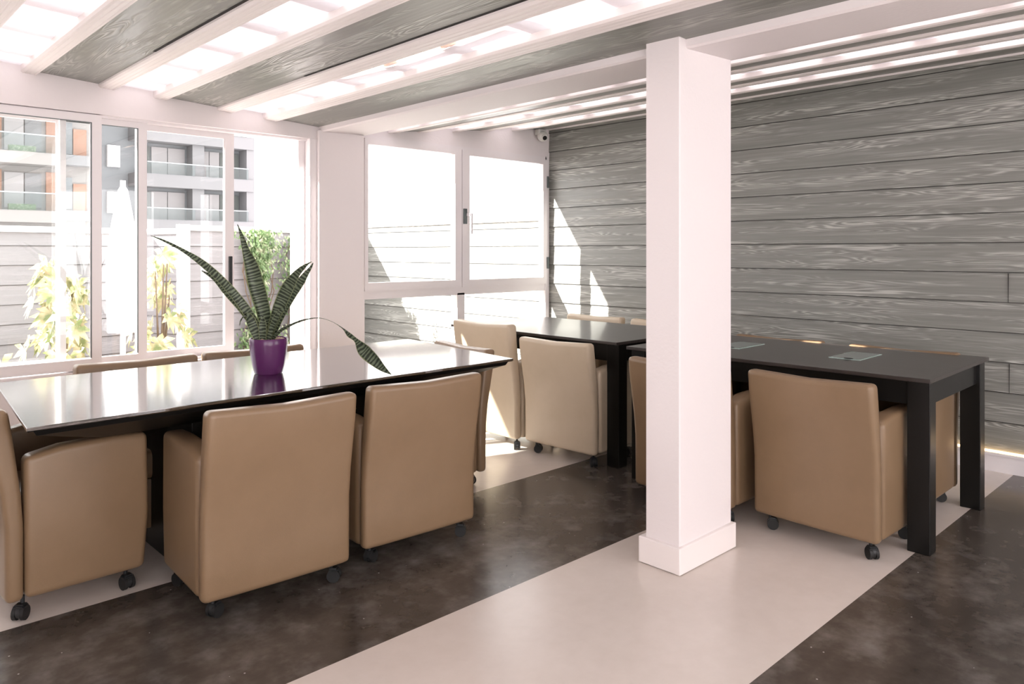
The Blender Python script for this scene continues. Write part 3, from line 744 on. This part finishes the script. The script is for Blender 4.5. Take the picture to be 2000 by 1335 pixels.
# climbers on the parapet
def climber(x, y, h, spread, n, label, seed, zlo=.15):
    rnd = random.Random(seed)
    root = empty('climbing_plant', (x, y, -.02)); tag(root, label, 'plant', 'green climbers against the terrace parapet')
    b = bmesh.new(); f = bmesh.new()
    for s in range(5):
        x0 = rnd.uniform(-.3, .3) * spread; pts = [Vector((x0 + .06 * math.sin(k * 1.7 + s), 0, h * k / 7)) for k in range(8)]
        for a, c_ in zip(pts, pts[1:]): cyl(b, a, c_, .006, .005, 6, False)
    for k in range(n):
        zz = zlo + (h - zlo) * rnd.random(); env = spread * (.55 + .45 * math.sin(zz * 3.1 + seed)) * (1.0 - .45 * (zz / h) ** 3)
        p = Vector((rnd.gauss(0, .5) * env, -rnd.random() * .18 * (1.2 - .5 * zz / h), zz))
        n_ = Vector((rnd.uniform(-1, 1), -1, rnd.uniform(-.2, 1.2))).normalized(); u = n_.cross(Vector((rnd.uniform(-1, 1), .3, 1))).normalized(); v = n_.cross(u)
        L = rnd.uniform(.018, .034)
        f.faces.new([f.verts.new(p + u * (L * .5 * cx) + v * (L * cy)) for cx, cy in ((0, -1), (.8, -.2), (.5, .6), (0, 1), (-.5, .6), (-.8, -.2))])
    obj('stems', b, 'bark', root); obj('foliage', f, 'ivy_leaf', root)
climber(3.62, 7.78, 1.55, .46, 3600, 'dense green climber outside, seen behind the snake plant', 2)
climber(4.12, 7.86, 1.50, .30, 1900, 'narrow green climber outside next to the window jamb', 4)
# made-up parasol form standing in for the white shape in the panes
root = empty('parasol_stand_in', (1.76, 6.05, -.02)); tag(root, 'made-up closed parasol standing in for the white shape in the panes', 'parasol')
b = bmesh.new(); cyl(b, (0, 0, .03), (0, 0, 1.85), .019, seg=12); obj('pole', b, 'white_metal', root)
b = bmesh.new(); lathe(b, [(0, 0), (.22, 0), (.22, .04), (.03, .06), (.03, .2), (0, .2)], 24); obj('base', b, 'grey_plastic', root)
b = bmesh.new(); prof = [(.01, 1.82), (.03, 1.78), (.075, 1.50), (.105, 1.2), (.10, .95), (.095, .72), (.0, .72)]; rs = lathe(b, prof, 32)
for ring in rs[1:-1]:
    for i, v in enumerate(ring):
        k = 1 + .16 * math.sin(i * 2 * PI / 32 * 8); v.co.x *= k; v.co.y *= k
obj('canopy', b, 'white_cloth', root, smooth=True)
# small plant that throws its shadow on the sunny siding
rnd = random.Random(11)
root = empty('slender_shrub', (4.25, 7.05, -.02)); tag(root, 'thin twiggy shrub outside in front of the sunlit siding wall', 'shrub')
b = bmesh.new(); f = bmesh.new()
for s in range(5):
    dx, dy = rnd.uniform(-.12, .12), rnd.uniform(-.12, .12); cyl(b, (0, 0, 0), (dx, dy, rnd.uniform(.8, 1.15)), .006, .003, 6)
    for k in range(16):
        t = rnd.uniform(.5, 1); p = Vector((dx * t, dy * t, 1.1 * t)); d = Vector((rnd.uniform(-1, 1), rnd.uniform(-1, 1), rnd.uniform(-.3, .8))).normalized(); s_ = d.cross(Vector((0, .3, 1))).normalized()
        f.faces.new([f.verts.new(q_) for q_ in (p, p + d * .03 + s_ * .012, p + d * .06, p + d * .03 - s_ * .012)])
obj('stems', b, 'bark', root); obj('foliage', f, 'ivy_leaf', root)
b = bmesh.new(); rbox(b, -.12, .12, -.12, .12, 0, .25, .01); obj('planter', b, 'terracotta', root)

# ------------------------------------------------------------------ far apartment blocks
def bpart(root, name, mat, boxes):
    b = bmesh.new()
    for bx in boxes: box(b, *bx)
    return obj(name, b, mat, root)
Y1 = 49.0
B = empty('apartment_building', (18, Y1, -14)); tag(B, 'grey apartment block with glass balconies seen through the middle sliding panes', 'building')
def L(x0, x1, y0, y1, z0, z1): return (x0 - 18, x1 - 18, y0 - Y1, y1 - Y1, z0 + 14, z1 + 14)
bpart(B, 'wall', 'b_grey', [L(12.2, 22.3, Y1 + .9, Y1 + 12, -14, 14)])
bpart(B, 'corner_pier', 'b_lgrey', [L(21.85, 22.4, Y1 - .3, Y1 + 1, -14, 14), L(18.35, 19.1, Y1 - .1, Y1 + 1, -14, 14)])
for k in range(-2, 4):
    z = 3.65 + 2.82 * k           # floor level of the storey, top of slab
    bpart(B, 'balcony_slab', 'b_lgrey', [L(14.8, 22.3, Y1 - .4, Y1 + 1, z - 1.15, z - .35)])
    bpart(B, 'balcony_glass', 'b_glass', [L(15.5, 18.4, Y1 - .45, Y1 - .40, z - .35, z + .35), L(19.1, 21.9, Y1 - .45, Y1 - .40, z - .35, z + .35)])
    bpart(B, 'handrail', 'b_rail', [L(15.5, 21.9, Y1 - .47, Y1 - .38, z + .33, z + .39)])
    for (a0, a1, mm) in ((15.5, 16.05, 'b_dark'), (16.15, 17.1, 'b_white'), (17.15, 18.2, 'b_white'), (19.2, 19.75, 'b_white'), (19.8, 20.45, 'b_window'), (20.5, 20.75, 'b_dark'), (21.1, 21.8, 'b_dark')):
        bpart(B, 'window', 'b_window' if mm == 'b_white' else mm, [L(a0, a1, Y1 + .82, Y1 + .95, z - .35, z + 1.45)])
    if k >= -1:
        bpart(B, 'side_window', 'b_white', [L(13.6, 14.3, Y1 + .7, Y1 + .95, z, z + 1.3)])
Y2 = 42.0
B = empty('apartment_building', (8, Y2, -14)); tag(B, 'cream apartment block with orange brick panels seen through the leftmost panes', 'building')
def L(x0, x1, y0, y1, z0, z1): return (x0 - 8, x1 - 8, y0 - Y2, y1 - Y2, z0 + 14, z1 + 14)
bpart(B, 'wall', 'b_cream', [L(0, 11.0, Y2 + 1.0, Y2 + 12, -14, 14)])
for k in range(-3, 4):
    z = 3.15 + 2.78 * k
    bpart(B, 'balcony_slab', 'b_cream', [L(0, 9.3, Y2 - .4, Y2 + 1.1, z - .45, z + .12)])
    bpart(B, 'side_slab', 'b_lgrey', [L(9.3, 11.0, Y2 + .2, Y2 + 1.1, z - .3, z + .2)])
    bpart(B, 'balcony_glass', 'b_glass', [L(0, 9.3, Y2 - .45, Y2 - .41, z + .12, z + .95)])
    bpart(B, 'handrail', 'b_rail', [L(0, 9.3, Y2 - .47, Y2 - .38, z + .93, z + .98)])
    bpart(B, 'brick_panel', 'b_orange', [L(6.3, 7.1, Y2 + .9, Y2 + 1.05, z + .1, z + 2.1)])
    bpart(B, 'brick_panel', 'b_orange', [L(8.95, 9.35, Y2 + .9, Y2 + 1.05, z + .1, z + 2.1)])
    bpart(B, 'brick_panel', 'b_orange', [L(10.15, 10.75, Y2 + .9, Y2 + 1.05, z + .1, z + 1.6)])
    bpart(B, 'window', 'b_window', [L(7.2, 8.0, Y2 + .9, Y2 + 1.04, z + .3, z + 2.0)]); bpart(B, 'window', 'b_lgrey', [L(8.05, 8.75, Y2 + .9, Y2 + 1.04, z + .3, z + 2.0)])
    bpart(B, 'window', 'b_grey', [L(9.5, 10.1, Y2 + .9, Y2 + 1.04, z + .3, z + 1.9)])
    bpart(B, 'planter_box', 'ivy_leaf', [L(7.2, 8.3, Y2 - .2, Y2 + .1, z + .12, z + .42)])
Y3 = 60.0
B = empty('white_tower', (33, Y3, -14)); tag(B, 'white sunlit tower far behind, its small windows barely visible', 'building')
b = bmesh.new(); box(b, -3.0, 8, 0, 14, 0, 60); obj('wall', b, 'b_white', B)
for k in range(3, 12):
    b = bmesh.new(); box(b, -.6 + .25 * k * 0, -.1, -.06, .05, 3.05 * k, 3.05 * k + .7); obj('window', b, 'b_window', B)
